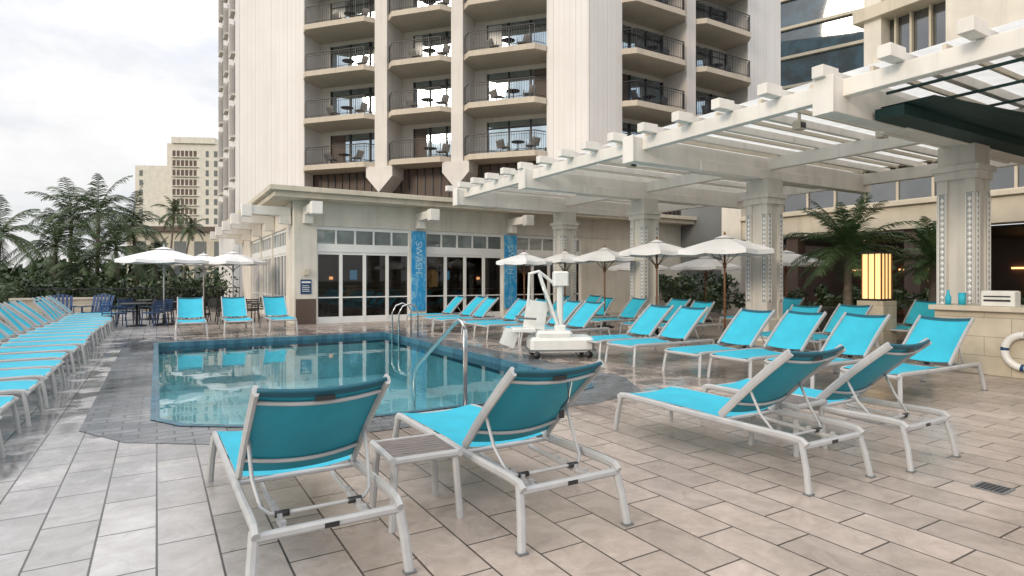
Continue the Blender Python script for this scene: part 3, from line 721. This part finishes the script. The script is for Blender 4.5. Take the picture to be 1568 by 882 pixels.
palm(18.0,7.9,0,2.0,1.2,30,33,.05,.05,M_palm2,.016,.1)
def foliage(name,boxes,n_,size,seed=3,mat=M_leaf):
    rd=random.Random(seed); m=MB(); vs=[];fs=[]
    tot=sum((b[1]-b[0])*(b[3]-b[2]) for b in boxes)
    for b in boxes:
        k=int(n_*(b[1]-b[0])*(b[3]-b[2])/tot)
        blobs=[(rd.uniform(b[0],b[1]),rd.uniform(b[2],b[3]),rd.uniform(b[4]+(b[5]-b[4])*.4,b[5]),rd.uniform(.3,.8)*(b[5]-b[4])*.5) for _ in range(max(6,k//120))]
        for _ in range(k):
            c=rd.choice(blobs); v=Vector((rd.gauss(0,1),rd.gauss(0,1),rd.gauss(0,1))).normalized()*c[3]*rd.uniform(.7,1.05)
            p=Vector((c[0],c[1],c[2]))+v
            if p.z<b[4]: p.z=rd.uniform(b[4],c[2])
            a=Vector((rd.gauss(0,1),rd.gauss(0,1),rd.gauss(0,1))).normalized(); q=a.cross(v.normalized()+Vector((.01,0,0))).normalized()
            s=size*rd.uniform(.6,1.4); o=len(vs); vs+=[p-a*s,p+q*s*.45,p+a*s,p-q*s*.45]; fs.append((o,o+1,o+2,o+3))
    m.add(vs,fs,mat); return m.obj(name)
foliage('hedge',[(-5.9,-5.4,10,34,-1.2,1.0)],9000,.09,3)
foliage('hedge',[(-5.4,3.2,34.4,35.4,-1.2,1.2)],9000,.11,4)
foliage('distant_trees',[(-40,12,62,80,-3,2.2)],7000,.5,5)
foliage('distant_trees',[(-70,0,100,130,-3,3.6)],4000,1.0,6)
foliage('planter_shrubs',[(18.8,21.3,15.5,20.2,0,1.5)],3500,.09,7)
foliage('planter_shrubs',[(14.9,21.2,5.6,6.4,0,1.0),(19.5,21.2,8.6,14,0,1.1)],5000,.09,8)
m=MB(); m.box(-4.9,-4.6,6,33,0,.5,M_bar); m.box(-4.95,-4.55,6,33,.5,.56,M_cornice); m.box(-4.5,-1.6,27.5,27.8,0,.75,M_bar); m.box(-4.55,-1.55,27.45,27.85,.75,.82,M_cornice)
m.obj('garden_wall')
m=MB(); m.box(-4.9,3.7,33.6,33.65,1.05,1.1,M_dark)
for k in range(60): m.box(-4.9+k*.145,-4.88+k*.145,33.61,33.64,0,1.05,M_dark)
m.obj('railing')
m=MB(); m.tube([(-5.1,24.8,0),(-5.1,24.8,2.35)],.04,M_dark,8); m.lathe(-5.1,24.8,[(.12,2.35),(.14,2.4),(.14,2.7),(.18,2.72),(.02,2.85)],M_canvas,8); m.obj('path_lamp')

# ------------------------------------------------------------------ sky, sun, camera
W=bpy.data.worlds.new('World'); S.world=W; W.use_nodes=True; nt=W.node_tree
bg=nt.nodes['Background']
SUN_EL,SUN_AZ=20,254
sk=N(nt,'ShaderNodeTexSky',sky_type='NISHITA'); sk.sun_disc=False; sk.sun_elevation=math.radians(SUN_EL); sk.sun_rotation=math.radians(SUN_AZ)
tc=N(nt,'ShaderNodeTexCoord'); mp=N(nt,'ShaderNodeMapping'); mp.inputs['Scale'].default_value=(1,1,2.4); mp.inputs['Location'].default_value=(.4,.2,.3); nt.links.new(tc.outputs['Generated'],mp.inputs[0])
k=ramp(nt,noise(nt,mp.outputs[0],2.6,9,.6),.38,.58)
n2=noise(nt,mp.outputs[0],3.6,9,.6)
cl=mixc(nt,ramp(nt,n2,.32,.58),(8.3,8.7,9.7),(11.2,11.0,10.9))
sp=N(nt,'ShaderNodeSeparateXYZ'); nt.links.new(tc.outputs['Generated'],sp.inputs[0])
zz=math_(nt,'MAXIMUM',sp.outputs[2],0.0)
gain=math_(nt,'ADD',.90,math_(nt,'MULTIPLY',math_(nt,'POWER',zz,1.6),1.25))
vs_=N(nt,'ShaderNodeVectorMath',operation='SCALE'); nt.links.new(cl,vs_.inputs[0]); nt.links.new(gain,vs_.inputs['Scale'])
c=mixc(nt,math_(nt,'ADD',math_(nt,'MULTIPLY',k,.22),.76),sk.outputs[0],vs_.outputs[0])
nt.links.new(c,bg.inputs[0]); bg.inputs[1].default_value=.1
sd=bpy.data.lights.new('sun','SUN'); sd.energy=1.5; sd.angle=math.radians(14); sd.color=(1,.85,.66)
so=bpy.data.objects.new('sun',sd); COL.objects.link(so)
az=math.radians(SUN_AZ); el=math.radians(SUN_EL)
dv=Vector((math.sin(az)*math.cos(el),math.cos(az)*math.cos(el),math.sin(el)))
so.rotation_euler=dv.to_track_quat('Z','Y').to_euler()
cd=bpy.data.cameras.new('camera'); cam=bpy.data.objects.new('camera',cd); COL.objects.link(cam)
cam.location=(0,0,1.5); cam.rotation_euler=(math.radians(90),0,math.radians(-30.92)); cd.sensor_width=36; cd.lens=20.85; cd.shift_y=-.0083
cd.clip_end=4000; cd.clip_start=.05
S.camera=cam
S.view_settings.view_transform='Standard'; S.view_settings.look='None'; S.view_settings.exposure=0
